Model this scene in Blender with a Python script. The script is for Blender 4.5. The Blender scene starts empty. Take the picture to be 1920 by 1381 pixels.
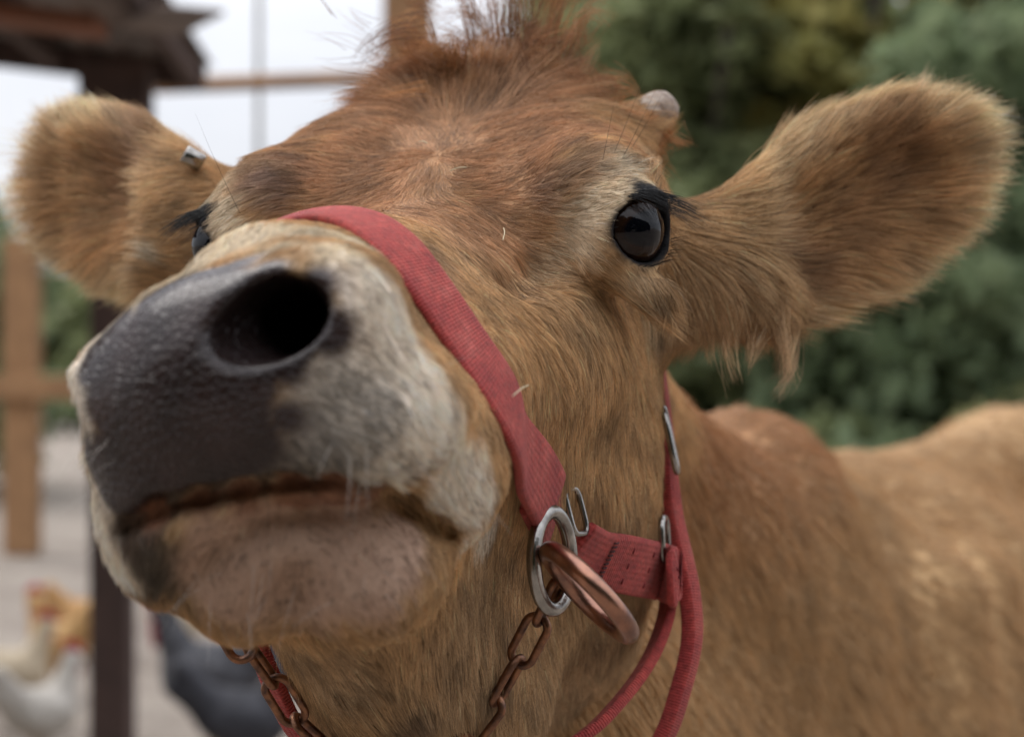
import bpy, math, random, time, sys
import numpy as np
from mathutils import Vector, Matrix, kdtree
from mathutils.bvhtree import BVHTree
T0=time.time()
# ---------------------------------------------------------------- camera, sky, sun, exposure
FPX=3446.0; CAMH=1.25                # focal length in photo pixels, camera height
sc=bpy.context.scene; COL=sc.collection
cd=bpy.data.cameras.new('camera'); cam=bpy.data.objects.new('camera',cd); COL.objects.link(cam); sc.camera=cam
cam.location=(0,0,CAMH); cam.rotation_euler=(math.radians(90),0,0)
cd.sensor_width=36; cd.lens=36*FPX/1920; cd.clip_start=.02; cd.clip_end=600
cd.dof.use_dof=True; cd.dof.focus_distance=.775; cd.dof.aperture_fstop=7.0
SUN_EL,SUN_AZ=math.radians(58),math.radians(-60)
wd=bpy.data.worlds.new('World'); sc.world=wd; wd.use_nodes=True; nt=wd.node_tree
bg=nt.nodes['Background']; sky=nt.nodes.new('ShaderNodeTexSky'); sky.sky_type='NISHITA'; sky.sun_disc=False
sky.sun_elevation=SUN_EL; sky.sun_rotation=SUN_AZ; sky.air_density=1.2; sky.dust_density=4
tc=nt.nodes.new('ShaderNodeTexCoord'); nz_=nt.nodes.new('ShaderNodeTexNoise'); nz_.inputs['Scale'].default_value=2.6; nz_.inputs['Detail'].default_value=5
mp=nt.nodes.new('ShaderNodeMapping'); mp.inputs['Scale'].default_value=(1,1,3.0)
nt.links.new(tc.outputs['Generated'],mp.inputs[0]); nt.links.new(mp.outputs[0],nz_.inputs['Vector'])
cr=nt.nodes.new('ShaderNodeValToRGB'); cr.color_ramp.elements[0].position=.30; cr.color_ramp.elements[0].color=(6.0,6.3,7.1,1)
cr.color_ramp.elements[1].position=.66; cr.color_ramp.elements[1].color=(8.3,8.4,8.8,1)
nt.links.new(nz_.outputs['Fac'],cr.inputs[0])
mx=nt.nodes.new('ShaderNodeMixRGB'); mx.inputs[0].default_value=.88           # an even cloud deck over the clear sky
sx=nt.nodes.new('ShaderNodeSeparateXYZ'); nt.links.new(tc.outputs['Generated'],sx.inputs[0])
gz=nt.nodes.new('ShaderNodeMapRange'); gz.inputs[1].default_value=.10; gz.inputs[2].default_value=1; gz.inputs[3].default_value=1; gz.inputs[4].default_value=2.5; nt.links.new(sx.outputs[2],gz.inputs[0])   # an overcast sky is about three times brighter overhead
vm=nt.nodes.new('ShaderNodeVectorMath'); vm.operation='SCALE'; nt.links.new(cr.outputs[0],vm.inputs[0]); nt.links.new(gz.outputs[0],vm.inputs['Scale'])
nt.links.new(sky.outputs[0],mx.inputs[1]); nt.links.new(vm.outputs[0],mx.inputs[2]); nt.links.new(mx.outputs[0],bg.inputs[0])
bg.inputs['Strength'].default_value=.11
sl=bpy.data.lights.new('sun','SUN'); sl.energy=1.3; sl.angle=math.radians(35); sl.color=(1,.97,.93)
so=bpy.data.objects.new('sun',sl); COL.objects.link(so)
sd=Vector((math.cos(SUN_EL)*math.sin(SUN_AZ),math.cos(SUN_EL)*math.cos(SUN_AZ),math.sin(SUN_EL)))
so.rotation_euler=sd.to_track_quat('Z','Y').to_euler()
vs=sc.view_settings; vs.view_transform='Standard'; vs.look='None'; vs.gamma=1; vs.use_curve_mapping=False; vs.exposure=.15
sc.render.engine='CYCLES'; sc.cycles.use_denoising=True; sc.cycles.max_bounces=8; sc.cycles.transparent_max_bounces=8
sc.cycles_curves.shape='THICK'
rng=np.random.default_rng(7); random.seed(7)
FINE=True; FUR=1.0
def W(px,py,Y): return np.array([(px-960)/FPX*Y, Y, CAMH-(py-690.5)/FPX*Y])
def proj(p):
    p=np.asarray(p,float); return np.stack([960+p[...,0]/p[...,1]*FPX, 690.5-(p[...,2]-CAMH)/p[...,1]*FPX],-1)
def nz(v): v=np.asarray(v,float); return v/np.linalg.norm(v)
# head frame
HO=np.array([-.042,.832,CAMH+.061])
HF=nz([-.21,-.96,-.17])
HR=np.array([.97,-.235,.02]); HR=nz(HR-HF*HR.dot(HF)); HU=np.cross(HR,HF); HU=HU if HU[2]>0 else -HU
def H(r,f,u): return HO+r*HR+f*HF+u*HU
def local(p): d=np.asarray(p)-HO; return d@HR,d@HF,d@HU
# ---------------------------------------------------------------- implicit surface toolkit
class Field:
    def __init__(s, lo, hi, h):
        s.lo=np.array(lo,float); s.h=h
        s.n=np.ceil((np.array(hi)-s.lo)/h).astype(int)+1
        s.v=np.full(tuple(s.n),1.0,np.float32)
    def box(s, c, R):
        a=np.clip(np.floor((c-R-s.lo)/s.h).astype(int),0,s.n); b=np.clip(np.ceil((c+R-s.lo)/s.h).astype(int)+1,0,s.n)
        return a,b
    def pts(s,a,b):
        ax=[s.lo[i]+s.h*np.arange(a[i],b[i]) for i in range(3)]
        return ax[0][:,None,None],ax[1][None,:,None],ax[2][None,None,:]
    def apply(s, dfun, c, R, op, k):
        c=np.asarray(c,float); R=R+2.5*k+4*s.h
        a,b=s.box(c,R)
        if np.any(b<=a): return
        d=dfun(*s.pts(a,b)).astype(np.float32)
        sl=tuple(slice(a[i],b[i]) for i in range(3)); v=s.v[sl]
        k=max(k,1e-5)
        if op=='+':
            h=np.maximum(k-np.abs(v-d),0)/k; s.v[sl]=np.minimum(v,d)-h*h*k*.25
        else:
            h=np.maximum(k-np.abs(v+d),0)/k; s.v[sl]=np.maximum(v,-d)+h*h*k*.25
def trace(F,px,py):                  # where the field's surface is seen at a place of the photograph
    d=nz(W(px,py,1)-np.array([0,0,CAMH])); t=np.arange(.5,1.25,F.h*.4); p=np.array([0,0,CAMH])+d*t[:,None]; i=np.round((p-F.lo)/F.h).astype(int)
    ok=((i>=0)&(i<F.n)).all(1); i=i[ok]; p=p[ok]; v=F.v[i[:,0],i[:,1],i[:,2]]; k=np.argmax(v<0); return p[k],d
def ell(c,r,B):                      # c world centre, r radii along the columns of B
    c=np.asarray(c,float); r=np.asarray(r,float); B=np.asarray(B,float)
    def f(x,y,z):
        x=x-c[0];y=y-c[1];z=z-c[2]; q=[x*B[i][0]+y*B[i][1]+z*B[i][2] for i in range(3)]
        k0=np.sqrt(sum((q[i]/r[i])**2 for i in range(3))); k1=np.sqrt(sum((q[i]/r[i]**2)**2 for i in range(3)))+1e-9
        return k0*(k0-1)/k1
    return f,c,max(r)
def cap(a,b,ra,rb):
    a=np.asarray(a,float);b=np.asarray(b,float); ba=b-a; L=ba.dot(ba)
    def f(x,y,z):
        x=x-a[0];y=y-a[1];z=z-a[2]
        t=np.clip((x*ba[0]+y*ba[1]+z*ba[2])/L,0,1)
        return np.sqrt((x-t*ba[0])**2+(y-t*ba[1])**2+(z-t*ba[2])**2)-(ra+(rb-ra)*t)
    return f,(a+b)/2,math.sqrt(L)/2+max(ra,rb)
def surface_nets(F):
    v=F.v; n=v.shape; ins=v<0
    c=[ins[i:n[0]-1+i,j:n[1]-1+j,k:n[2]-1+k] for i in (0,1) for j in (0,1) for k in (0,1)]
    s=sum(q.astype(np.int8) for q in c); act=(s>0)&(s<8)
    idx=np.full(act.shape,-1,np.int64); ii=np.argwhere(act); idx[act]=np.arange(len(ii))
    acc=np.zeros((len(ii),3)); cnt=np.zeros(len(ii)); I,J,K=ii.T
    cor=[(i,j,k) for i in (0,1) for j in (0,1) for k in (0,1)]
    val={o:v[I+o[0],J+o[1],K+o[2]].astype(float) for o in cor}
    for o in cor:
        for ax in range(3):
            if o[ax]==0:
                p=list(o);p[ax]=1;p=tuple(p); va,vb=val[o],val[p]; m=(va<0)!=(vb<0)
                t=np.where(m,va/np.where(m,va-vb,1),0)
                pos=np.array(o,float)[None,:].repeat(len(ii),0); pos[:,ax]+=t
                acc[m]+=pos[m]; cnt[m]+=1
    P=F.lo+F.h*(ii+acc/cnt[:,None])
    faces=[]
    for ax in range(3):
        o=[1,1,1]; o[ax]=0
        A=ins[1:-1,1:-1,1:-1] if False else None
        sl0=[slice(1,n[i]-1) for i in range(3)]; sl1=list(sl0); sl0[ax]=slice(0,n[ax]-1); sl1[ax]=slice(1,n[ax])
        a=ins[tuple(sl0)]; b=ins[tuple(sl1)]; e=np.argwhere(a!=b); flip=a[a!=b]
        off=np.array([1 if i!=ax else 0 for i in range(3)]); g=e+off
        u,w=[i for i in range(3) if i!=ax]
        def q(du,dw):
            h=g.copy(); h[:,u]+=du; h[:,w]+=dw; return idx[h[:,0],h[:,1],h[:,2]]
        Q=np.stack([q(-1,-1),q(0,-1),q(0,0),q(-1,0)],1)
        if ax==1: flip=~flip
        Q[~flip]=Q[~flip][:,::-1]; faces.append(Q)
    Fc=np.concatenate(faces); Fc=Fc[(Fc>=0).all(1)]
    return P,Fc
def relax(P,Fc,it,lam=.5):
    e=np.concatenate([Fc[:,[0,1]],Fc[:,[1,2]],Fc[:,[2,3]],Fc[:,[3,0]]]); N=len(P)
    for _ in range(it):
        for l in (lam,-lam*.96):
            s=np.zeros_like(P); 
            for k in range(3):
                s[:,k]=np.bincount(e[:,0],P[e[:,1],k],N)+np.bincount(e[:,1],P[e[:,0],k],N)
            d=np.bincount(e[:,0],minlength=N)+np.bincount(e[:,1],minlength=N)
            P=P+l*(s/np.maximum(d,1)[:,None]-P)
    return P
# ---------------------------------------------------------------- noise, objects and materials
_R=np.random.default_rng(3); _K=_R.normal(size=(24,3)); _K/=np.linalg.norm(_K,axis=1)[:,None]; _PH=_R.uniform(0,6.28,24)
def wob(P,scale,k=0,n=8):            # smooth pseudo noise, about -1..1
    P=np.asarray(P); q=0
    for i in range(n): q=q+np.sin((P@_K[(i+k*5)%24])*scale*(1+.35*i/n*3)+_PH[(i*3+k*7)%24])
    return q/math.sqrt(n)*.9
def sm(x): x=np.clip(x,0,1); return x*x*(3-2*x)
def tag(o,label=None,cat=None,group=None,kind=None):
    for k,v in (('label',label),('category',cat),('group',group),('kind',kind)):
        if v: o[k]=v
    return o
def mesh(name,V,Fc,mat=None,parent=None,smooth=True):
    me=bpy.data.meshes.new(name); V=np.asarray(V,np.float32)
    if isinstance(Fc,np.ndarray):
        me.vertices.add(len(V)); me.vertices.foreach_set('co',V.ravel()); n,k=Fc.shape
        me.loops.add(n*k); me.loops.foreach_set('vertex_index',Fc.ravel().astype(np.int32))
        me.polygons.add(n); me.polygons.foreach_set('loop_start',np.arange(0,n*k,k,dtype=np.int32)); me.polygons.foreach_set('loop_total',np.full(n,k,np.int32))
        me.update(calc_edges=True); me.validate()
    else: me.from_pydata([tuple(map(float,v)) for v in V],[],Fc)
    if smooth: me.shade_smooth()
    if mat: me.materials.append(mat)
    o=bpy.data.objects.new(name,me); COL.objects.link(o)
    if parent: o.parent=parent; o.matrix_parent_inverse=parent.matrix_world.inverted() if False else Matrix()
    return o
def empty(name,loc=(0,0,0),rz=0):
    o=bpy.data.objects.new(name,None); o.location=loc; o.rotation_euler=(0,0,rz); o.empty_display_size=.1; COL.objects.link(o); return o
class MB:                            # gathers shapes for one mesh
    def __init__(s): s.V=[]; s.F=[]
    def add(s,V,Fc):
        b=len(s.V); s.V+= [tuple(v) for v in V]; s.F+=[tuple(i+b for i in f) for f in Fc]; return s
    def box(s,c,size,rot=None,bev=0):
        x,y,z=[q/2 for q in size]; b=min(bev,x,y,z)*.999
        V=[];
        for sx in(-1,1):
            for sy in(-1,1):
                for sz in(-1,1):
                    V+=[(sx*(x-b),sy*(y-b),sz*z),(sx*(x-b),sy*y,sz*(z-b)),(sx*x,sy*(y-b),sz*(z-b))] if b>0 else [(sx*x,sy*y,sz*z)]
        import bmesh
        bm=bmesh.new(); [bm.verts.new(v) for v in V]; bmesh.ops.convex_hull(bm,input=bm.verts); bmesh.ops.dissolve_limit(bm,angle_limit=.01,verts=bm.verts,edges=bm.edges)
        bm.verts.index_update(); VV=[np.array(v.co) for v in bm.verts]; FF=[[v.index for v in f.verts] for f in bm.faces]; bm.free()
        R=np.array(rot) if rot is not None else np.eye(3)
        return s.add([R@v+np.array(c) for v in VV],FF)
    def tube(s,pts,rad,n=10,closed=False,flat=1.0,up=None):
        pts=[np.array(p,float) for p in pts]; m=len(pts); rad=[rad]*m if np.isscalar(rad) else rad; b=len(s.V)
        u=None
        for i,p in enumerate(pts):
            t=nz(pts[(i+1)%m]-pts[i-1]) if (closed or 0<i<m-1) else nz(pts[min(i+1,m-1)]-pts[max(i-1,0)])
            if up is not None: u=nz(np.cross(t,up))
            else:
                if u is None: u=np.cross(t,[0,0,1.]) if abs(t[2])<.9 else np.cross(t,[1.,0,0])
                u=nz(u-t*u.dot(t))
            w=np.cross(t,u)
            for k in range(n): a=2*math.pi*k/n; s.V.append(tuple(p+rad[i]*(math.cos(a)*u+flat*math.sin(a)*w)))
        for i in range(m if closed else m-1):
            j=(i+1)%m
            for k in range(n): s.F.append((b+i*n+k,b+i*n+(k+1)%n,b+j*n+(k+1)%n,b+j*n+k))
        if not closed: s.F.append(tuple(b+k for k in range(n))[::-1]); s.F.append(tuple(b+(m-1)*n+k for k in range(n)))
        return s
    def ball(s,c,r,B=None,nu=16,nv=10):
        r=[r]*3 if np.isscalar(r) else r; B=np.eye(3) if B is None else np.array(B); V=[];Fc=[]
        for j in range(nv+1):
            for i in range(nu):
                a=2*math.pi*i/nu; e=math.pi*(j/nv-.5); q=np.array([math.cos(a)*math.cos(e)*r[0],math.sin(a)*math.cos(e)*r[1],math.sin(e)*r[2]])
                V.append(np.array(c)+q@B)
        for j in range(nv):
            for i in range(nu): Fc.append((j*nu+i,j*nu+(i+1)%nu,(j+1)*nu+(i+1)%nu,(j+1)*nu+i))
        return s.add(V,Fc)
    def build(s,name,mat,parent=None,smooth=True): return mesh(name,s.V,s.F,mat,parent,smooth)
class NT:                            # short node-tree writer
    def __init__(s,name):
        s.m=bpy.data.materials.new(name); s.m.use_nodes=True; s.t=s.m.node_tree; s.b=s.t.nodes['Principled BSDF']
    def n(s,typ,ins={},**kw):
        x=s.t.nodes.new('ShaderNode'+typ)
        for k,v in kw.items(): setattr(x,k,v)
        for k,v in ins.items():
            if hasattr(v,'is_output'): s.t.links.new(v,x.inputs[k])
            else: x.inputs[k].default_value=v
        return x
    def set(s,**kw):
        for k,v in kw.items():
            k=k.replace('_',' ')
            if hasattr(v,'is_output'): s.t.links.new(v,s.b.inputs[k])
            else: s.b.inputs[k].default_value=v
        return s
    def ramp(s,fac,stops):
        r=s.n('ValToRGB',{0:fac}); e=r.color_ramp.elements
        while len(e)<len(stops): e.new(.5)
        for i,(p,c) in enumerate(stops): e[i].position=p; e[i].color=(*c,1)
        return r.outputs[0]
    def noise(s,scale,detail=4,rough=.55,vec=None,dist=0):
        d={'Scale':scale,'Detail':detail,'Roughness':rough,'Distortion':dist}
        if vec is not None: d['Vector']=vec
        return s.n('TexNoise',d).outputs['Fac']
    def obj(s): return s.n('TexCoord').outputs['Object']
    def bump(s,h,dist,strength=1): s.t.links.new(s.n('Bump',{'Height':h,'Distance':dist,'Strength':strength}).outputs[0],s.b.inputs['Normal']); return s
def simple(name,c1,c2=None,scale=8,rough=.8,bump=0,metal=0,bscale=None,detail=5,coat=0):
    t=NT(name); v=t.obj()
    t.set(Base_Color=t.ramp(t.noise(scale,detail,vec=v),[(.32,c1),(.68,c2 or c1)]),Roughness=rough,Metallic=metal,Coat_Weight=coat)
    if bump: t.bump(t.noise(bscale or scale*4,5,vec=v),bump)
    return t.m
def rot(B,axis,deg):                 # rotate basis rows about one of its own rows
    t=math.radians(deg); c,s=math.cos(t),math.sin(t); B=[np.array(b) for b in B]
    i,j=[(1,2),(2,0),(0,1)][axis]; a=B[i]*c+B[j]*s; b=-B[i]*s+B[j]*c; B[i],B[j]=a,b; return B
def frame(a,n):                      # basis rows: a (long axis), b, n (normal)
    a=nz(a); n=nz(np.asarray(n)-a*np.dot(a,n)); return [a,np.cross(n,a),n]
HB=[HR,HF,HU]
MB_=rot(HB,1,-14)                    # the muzzle is held a little twisted against the skull
MO=H(-.006,.200,-.034)
def M(r,f,u): return MO+r*MB_[0]+f*MB_[1]+u*MB_[2]
EARR=frame(W(1800,270,.945)-W(1330,510,.905),(.10,-1,-.25)); EARRC=W(1585,385,.925)
EARL=frame(W(60,330,1.05)-W(400,440,.94),(-.15,-1,-.2)); EARLC=W(222,372,.995)
def EYEP(s): return H(.0925,.000,-.002) if s>0 else H(-.0885,.000,-.002)
def EYED(s):
    d=nz(HR*s*.80+HF*.60+HU*.08); ax=nz(HF-d*HF.dot(d)); up=np.cross(d,ax); return d,ax,(up if up[2]>0 else -up)
EROT=10
LIDL=[local(W(1119,487,.8035)),local(W(1226,547,.809))]
def build_head(h):
    F=Field((-.36,.50,CAMH-.34),(.34,1.22,CAMH+.24),h)
    def E(p,r,k=.02,op='+',B=HB): f,c,R=ell(p,r,B); F.apply(f,c,R,op,k)
    def C(a,b,ra,rb,k=.02,op='+'): f,c,R=cap(a,b,ra,rb); F.apply(f,c,R,op,k)
    # skull
    E(H(0,-.035,-.045),(.080,.10,.062)); E(H(0,-.06,.0),(.080,.07,.038),.03)
    for s in(-1,1):
        E(H(s*.074,-.032,.010),(.028,.046,.030),.025)
        E(H(s*.052,-.07,-.085),(.040,.075,.075),.02)
        C(H(s*.060,-.105,.018),H(s*.087,-.126,.040 if s>0 else .030),.020,.0112,.022)
    C(H(0,.05,-.030),H(0,.15,-.026),.040,.038,.02)
    E(H(-.004,.180,.003),(.027,.022,.0160),.02)
    E(H(0,-.125,.028),(.062,.030,.034),.03)
    E(H(-.045,-.085,.022),(.04,.04,.03),.03); E(H(.045,-.085,.018),(.04,.04,.03),.03)
    # bridge and face
    C(H(0,.02,-.035),H(0,.185,-.022),.044,.034,.02)
    for s in(-1,1):
        C(H(s*.045,.0,-.060),H(s*.020,.16,-.050),.046,.036,.02)
        C(H(s*.040,-.04,-.125),H(s*.020,.13,-.080),.046,.034,.02)
        E(H(s*.056,-.06,-.130),(.036,.065,.085),.02)
    C(H(0,-.03,-.165),H(0,.15,-.098),.048,.032,.02)
    # throat and neck
    C(H(0,.14,-.112),H(.0,.03,-.205),.034,.052,.03)
    C(H(0,-.03,-.16),W(980,1200,1.00),.060,.070,.04)
    C(H(0,-.12,-.08),W(1320,1150,1.40),.068,.090,.04)
    # muzzle
    E(M(-.002,0,.002),(.052,.050,.040),.02,B=MB_)
    E(M(-.002,.028,.004),(.052,.024,.038),.02,B=MB_)
    E(M(.036,.012,.020),(.023,.032,.020),.02,B=MB_)
    E(M(-.050,.004,.012),(.010,.028,.016),.02,B=MB_)
    E(M(.038,.004,-.022),(.032,.040,.024),.02,B=MB_)
    E(M(-.034,.004,-.030),(.028,.040,.028),.02,B=MB_)
    E(H(.050,.165,-.072),(.020,.034,.028),.02)
    E(H(-.044,.200,-.082),(.020,.034,.030),.015)
    # nostrils
    B=rot(rot(MB_,1,-4),2,-8)
    E(M(.029,.052,.024),(.0215,.026,.0130),.005,'-',B=B); C(M(.030,.035,.022),M(.022,-.02,.012),.013,.008,.006,'-')
    B=rot(rot(MB_,1,6),2,28)
    E(M(-.062,.034,.012),(.013,.022,.0125),.006,'-',B=B); C(M(-.056,.025,.010),M(-.032,-.02,.008),.009,.006,.006,'-')
    # chin, mouth
    E(H(.002,.187,-.091),(.046,.048,.031),.004)
    E(H(-.018,.197,-.102),(.024,.034,.023),.010);E(H(.028,.192,-.103),(.026,.035,.022),.010)
    ml=[trace(F,x,y) for x,y in ((235,990),(300,955),(380,930),(460,912),(540,900),(620,898),(700,912),(760,940),(815,975),(845,995))]
    for (p,d),(q,d2) in zip(ml[:-1],ml[1:]): C(p+d*.0030,q+d2*.0030,.0034,.0034,.006,'-'); C(p+d*.009,q+d2*.009,.0022,.0022,.003,'-')
    for x,y,r in ((545,1105,.006),(535,1140,.005),(1010,505,.009),(960,530,.008)): p,d=trace(F,x,y); E(p-d*.001,(r,r,r),.012,'-')
    # eyes: bulging lids with an almond opening
    for s in(-1,1):
        e=EYEP(s); d,ax,up=EYED(s)
        E(e,(.0232,.0232,.0232),.012)
        B=rot([ax,up,d],2,s*EROT)
        E(e+d*.022-up*.0015-ax*.001,(.0215,.0160,.016) if s>0 else (.019,.013,.016),.0025,'-',B=B)
        L0,L1=LIDL[0],LIDL[1]; C(H(s*L0[0],L0[1],L0[2]),H(s*L1[0],L1[1],L1[2]),.0090,.0080,.003)
        E(e,(.0188,.0188,.0188),.001,'-')
    # ears
    for B,c,s in((EARR,EARRC,1),(EARL,EARLC,-1)):
        a,b,n=B
        base=c-a*.075
        C(H(s*.070,-.085,-.030),base,.036,.027,.03)
        E(c,(.080,.042,.020),.03,B=B)
        E(c+n*.018+a*.008,(.066,.032,.016),.012,'-',B=B)
    return F
# ---------------------------------------------------------------- the cow's body behind the head
BD=np.array([.5,.866,0]);BL=np.array([.866,-.5,0]);BZ=np.array([0,0,1.]); BB=[BL,BD,BZ]; BO=np.array([.13,1.46,0])
def Bp(l,d,z): return BO+l*BL+d*BD+z*BZ
def build_body(h):
    F=Field((-.45,.85,-.02),(1.15,3.05,1.34),h)
    def E(p,r,k=.05,op='+',B=BB): f,c,R=ell(p,r,B); F.apply(f,c,R,op,k)
    def C(a,b,ra,rb,k=.05,op='+'): f,c,R=cap(a,b,ra,rb); F.apply(f,c,R,op,k)
    C(H(0,-.06,-.15),W(980,1200,1.00),.050,.066,.04)
    C(H(0,-.12,-.08),W(1320,1190,1.40),.056,.118,.04)
    C(W(1290,985,1.24),W(1385,966,1.40),.05,.065,.04); C(W(1000,1300,1.02),Bp(0,.02,.84),.07,.15,.06)
    C(W(1385,966,1.40),Bp(0,.35,1.075),.065,.08,.06); C(Bp(.03,.0,1.02),Bp(.06,.4,1.02),.11,.13,.05)
    E(Bp(0,.50,.872),(.235,.58,.262),.05); E(Bp(.09,.02,.90),(.075,.14,.22),.05); E(Bp(-.09,.02,.90),(.075,.14,.22),.05)
    C(Bp(0,.25,1.075),Bp(0,1.0,1.12),.070,.07,.05); E(Bp(0,1.02,1.0),(.20,.22,.19),.05)
    E(Bp(.17,.88,1.07),(.05,.07,.05),.08); E(Bp(-.17,.88,1.07),(.05,.07,.05),.08)
    E(Bp(.245,.68,1.03),(.035,.10,.06),.06,'-'); E(Bp(-.245,.68,1.03),(.035,.10,.06),.06,'-')
    for s in(-1,1):
        for i in range(5): C(Bp(s*.163,.20+i*.085,1.06),Bp(s*.203,.13+i*.09,.80),.024,.028,.04)
        C(Bp(s*.12,.0,.85),Bp(s*.11,.03,.50),.075,.045,.04); C(Bp(s*.11,.03,.50),Bp(s*.11,.02,.47),.047,.045,.02); C(Bp(s*.11,.03,.50),Bp(s*.11,.05,.10),.034,.028,.02); C(Bp(s*.11,.04,.08),Bp(s*.11,.0,.03),.036,.044,.02)
        C(Bp(s*.14,1.05,.95),Bp(s*.15,.98,.62),.12,.075,.05); C(Bp(s*.15,.98,.62),Bp(s*.14,1.16,.44),.060,.040,.03); C(Bp(s*.14,1.16,.44),Bp(s*.14,1.12,.09),.036,.028,.02); C(Bp(s*.14,1.12,.08),Bp(s*.14,1.07,.03),.036,.044,.02)
    C(Bp(0,1.22,1.08),Bp(0,1.30,.45),.030,.014,.02); E(Bp(0,1.30,.36),(.035,.035,.10),.03)
    return F
# ---------------------------------------------------------------- head mesh and the coat's colours
def tri_normals(P,Q):
    n=np.cross(P[Q[:,2]]-P[Q[:,0]],P[Q[:,3]]-P[Q[:,1]]); a=np.linalg.norm(n,axis=1); N=np.zeros_like(P)
    for k in range(4):
        for c in range(3): N[:,c]+=np.bincount(Q[:,k],n[:,c],len(P))
    return N/np.maximum(np.linalg.norm(N,axis=1),1e-12)[:,None],n/np.maximum(a,1e-12)[:,None],a/2
HF_=build_head(.0022 if FINE else .003); HP,HQ=surface_nets(HF_); HP=relax(HP,HQ,5); del HF_
HN,HNF,HAR=tri_normals(HP,HQ)
BVH=BVHTree.FromPolygons(HP.tolist(),HQ.tolist())
def hit(px,py):                      # the point of the head seen at a place of the photograph
    d=nz(W(px,py,1)-np.array([0,0,CAMH])); o=Vector((0,0,CAMH))
    l,n,i,t=BVH.ray_cast(o,Vector(d))
    return (None,None) if l is None else (np.array(l),np.array(n))
def near(P):
    l,n,i,t=BVH.find_nearest(Vector(P)); return np.array(l),np.array(n)
TAN=(.53,.33,.162); RED=(.44,.24,.122); DRED=(.25,.11,.05); PALE=(.66,.54,.38); WHT=(.86,.74,.60); GRB=(.19,.125,.10); BLK=(.012,.011,.012)
SKIN=(.46,.305,.22); LEA=(.030,.0165,.014); EARI=(.53,.31,.145); EARE=(.80,.60,.36)
DABS=[ # (kind, points in the photo, radius m, colour, strength, mirrored onto the other side)
 ((860,230),.075,RED,1,1),((700,300),.06,RED,1,1),((1000,270),.05,RED,1,0),((820,400),.05,RED,.8,1),((640,350),.035,RED,.8,0),((930,450),.03,RED,.6,1),
 ((900,130),.05,DRED,.9,0),((760,150),.04,DRED,.9,0),((1050,150),.04,DRED,.85,0),((1140,180),.03,RED,.9,0),
 ((1110,300),.022,GRB,.45,1),((1040,340),.018,GRB,.4,1),((540,310),.020,GRB,.4,0),((500,350),.015,GRB,.35,0),((800,480),.022,GRB,.35,0),
 ((1180,320),.020,PALE,.85,1),((1140,380),.018,PALE,.8,1),((1080,440),.018,PALE,.75,1),((1200,290),.014,PALE,.6,1),((1020,500),.014,PALE,.35,0),((1235,580),.016,PALE,.5,0),((1190,545),.014,PALE,.45,0),
 ((430,380),.012,PALE,.8,0),((430,440),.014,PALE,.8,0),((470,470),.012,PALE,.5,0),
 ((1010,620),.03,(.52,.31,.14),.6,1),
 ((1380,430),.03,(.50,.33,.17),.7,0),((1330,560),.03,(.46,.31,.18),.7,0),
 ((1150,1150),.06,(.46,.31,.17),.5,1),((900,1200),.05,(.47,.33,.20),.6,0),((600,1250),.03,(.45,.32,.20),.6,0),((760,1350),.016,(.10,.06,.04),.6,0),
 # muzzle ring
 ((330,915),.014,(.09,.066,.045),1,0),((400,895),.015,(.10,.072,.05),1,0),((480,880),.015,(.10,.072,.05),1,0),((560,875),.014,(.12,.088,.06),1,0),((640,880),.012,(.15,.11,.075),.8,0),((850,920),.015,WHT,1,0),((840,880),.015,WHT,1,0),((905,940),.012,WHT,1,0),((912,990),.010,WHT,.9,0),((880,1010),.010,WHT,.8,0),((260,990),.016,(.10,.072,.05),1,0),((300,1060),.018,(.10,.075,.05),1,0),((200,1060),.02,(.12,.09,.06),1,0),((150,700),.012,PALE,.9,0),((140,760),.012,WHT,.9,0),((1490,500),.022,(.26,.13,.06),.7,0),((1640,310),.028,(.27,.135,.06),.65,0),((1560,420),.02,(.30,.155,.07),.5,0),((250,330),.03,(.28,.135,.06),.65,0),((300,290),.02,(.26,.125,.055),.6,0),((300,480),.010,PALE,1,0),((400,468),.011,PALE,1,0),((520,466),.013,PALE,1,0),((620,472),.013,PALE,1,0),((700,540),.016,WHT,1,0),((740,620),.020,WHT,1,0),((760,720),.022,WHT,1,0),((820,820),.022,WHT,1,0),((870,900),.018,WHT,1,0),((885,960),.014,WHT,1,0),((700,800),.024,WHT,1,0),((600,760),.02,WHT,.9,0),((760,880),.018,WHT,.9,0),((700,860),.018,WHT,.8,0),
 ((140,860),.018,WHT,1,0),((135,950),.018,WHT,.95,0),((125,780),.012,WHT,.9,0),((150,1040),.014,PALE,.6,0),((600,880),.014,PALE,.6,0),((480,900),.012,PALE,.4,0),
 ((250,1060),.026,(.11,.085,.06),.85,0),((210,980),.022,(.11,.085,.065),.8,0),
 ((640,800),.022,(.30,.27,.24),.5,0),((560,850),.02,(.24,.21,.18),.6,0),
]
LEADABS=[((300,620),.024),((230,700),.024),((330,720),.026),((420,760),.022),((260,820),.026),((380,850),.018),((480,820),.018),((200,640),.018),((420,560),.018),((500,560),.022),((560,600),.022),((480,680),.016),((540,700),.012),((380,530),.014),((300,560),.014),((520,520),.012),((600,540),.012),((210,760),.02),((200,870),.018),((240,920),.015),((620,620),.013),((470,760),.018),((540,780),.013),((430,840),.018),((340,880),.014),((490,720),.016),((200,600),.012),((165,620),.010),((180,680),.014)]
LIPDABS=[((300,965),.009),((380,940),.010),((460,925),.010),((540,915),.011),((620,912),.011),((700,925),.009),((640,940),.010),((560,940),.010)]
CHINDABS=[((410,1060),.022),((450,1110),.024),((560,1080),.028),((680,1070),.026),((750,1010),.018),((640,1000),.024),((480,1000),.024),((400,1000),.014),((740,1060),.016)]
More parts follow.
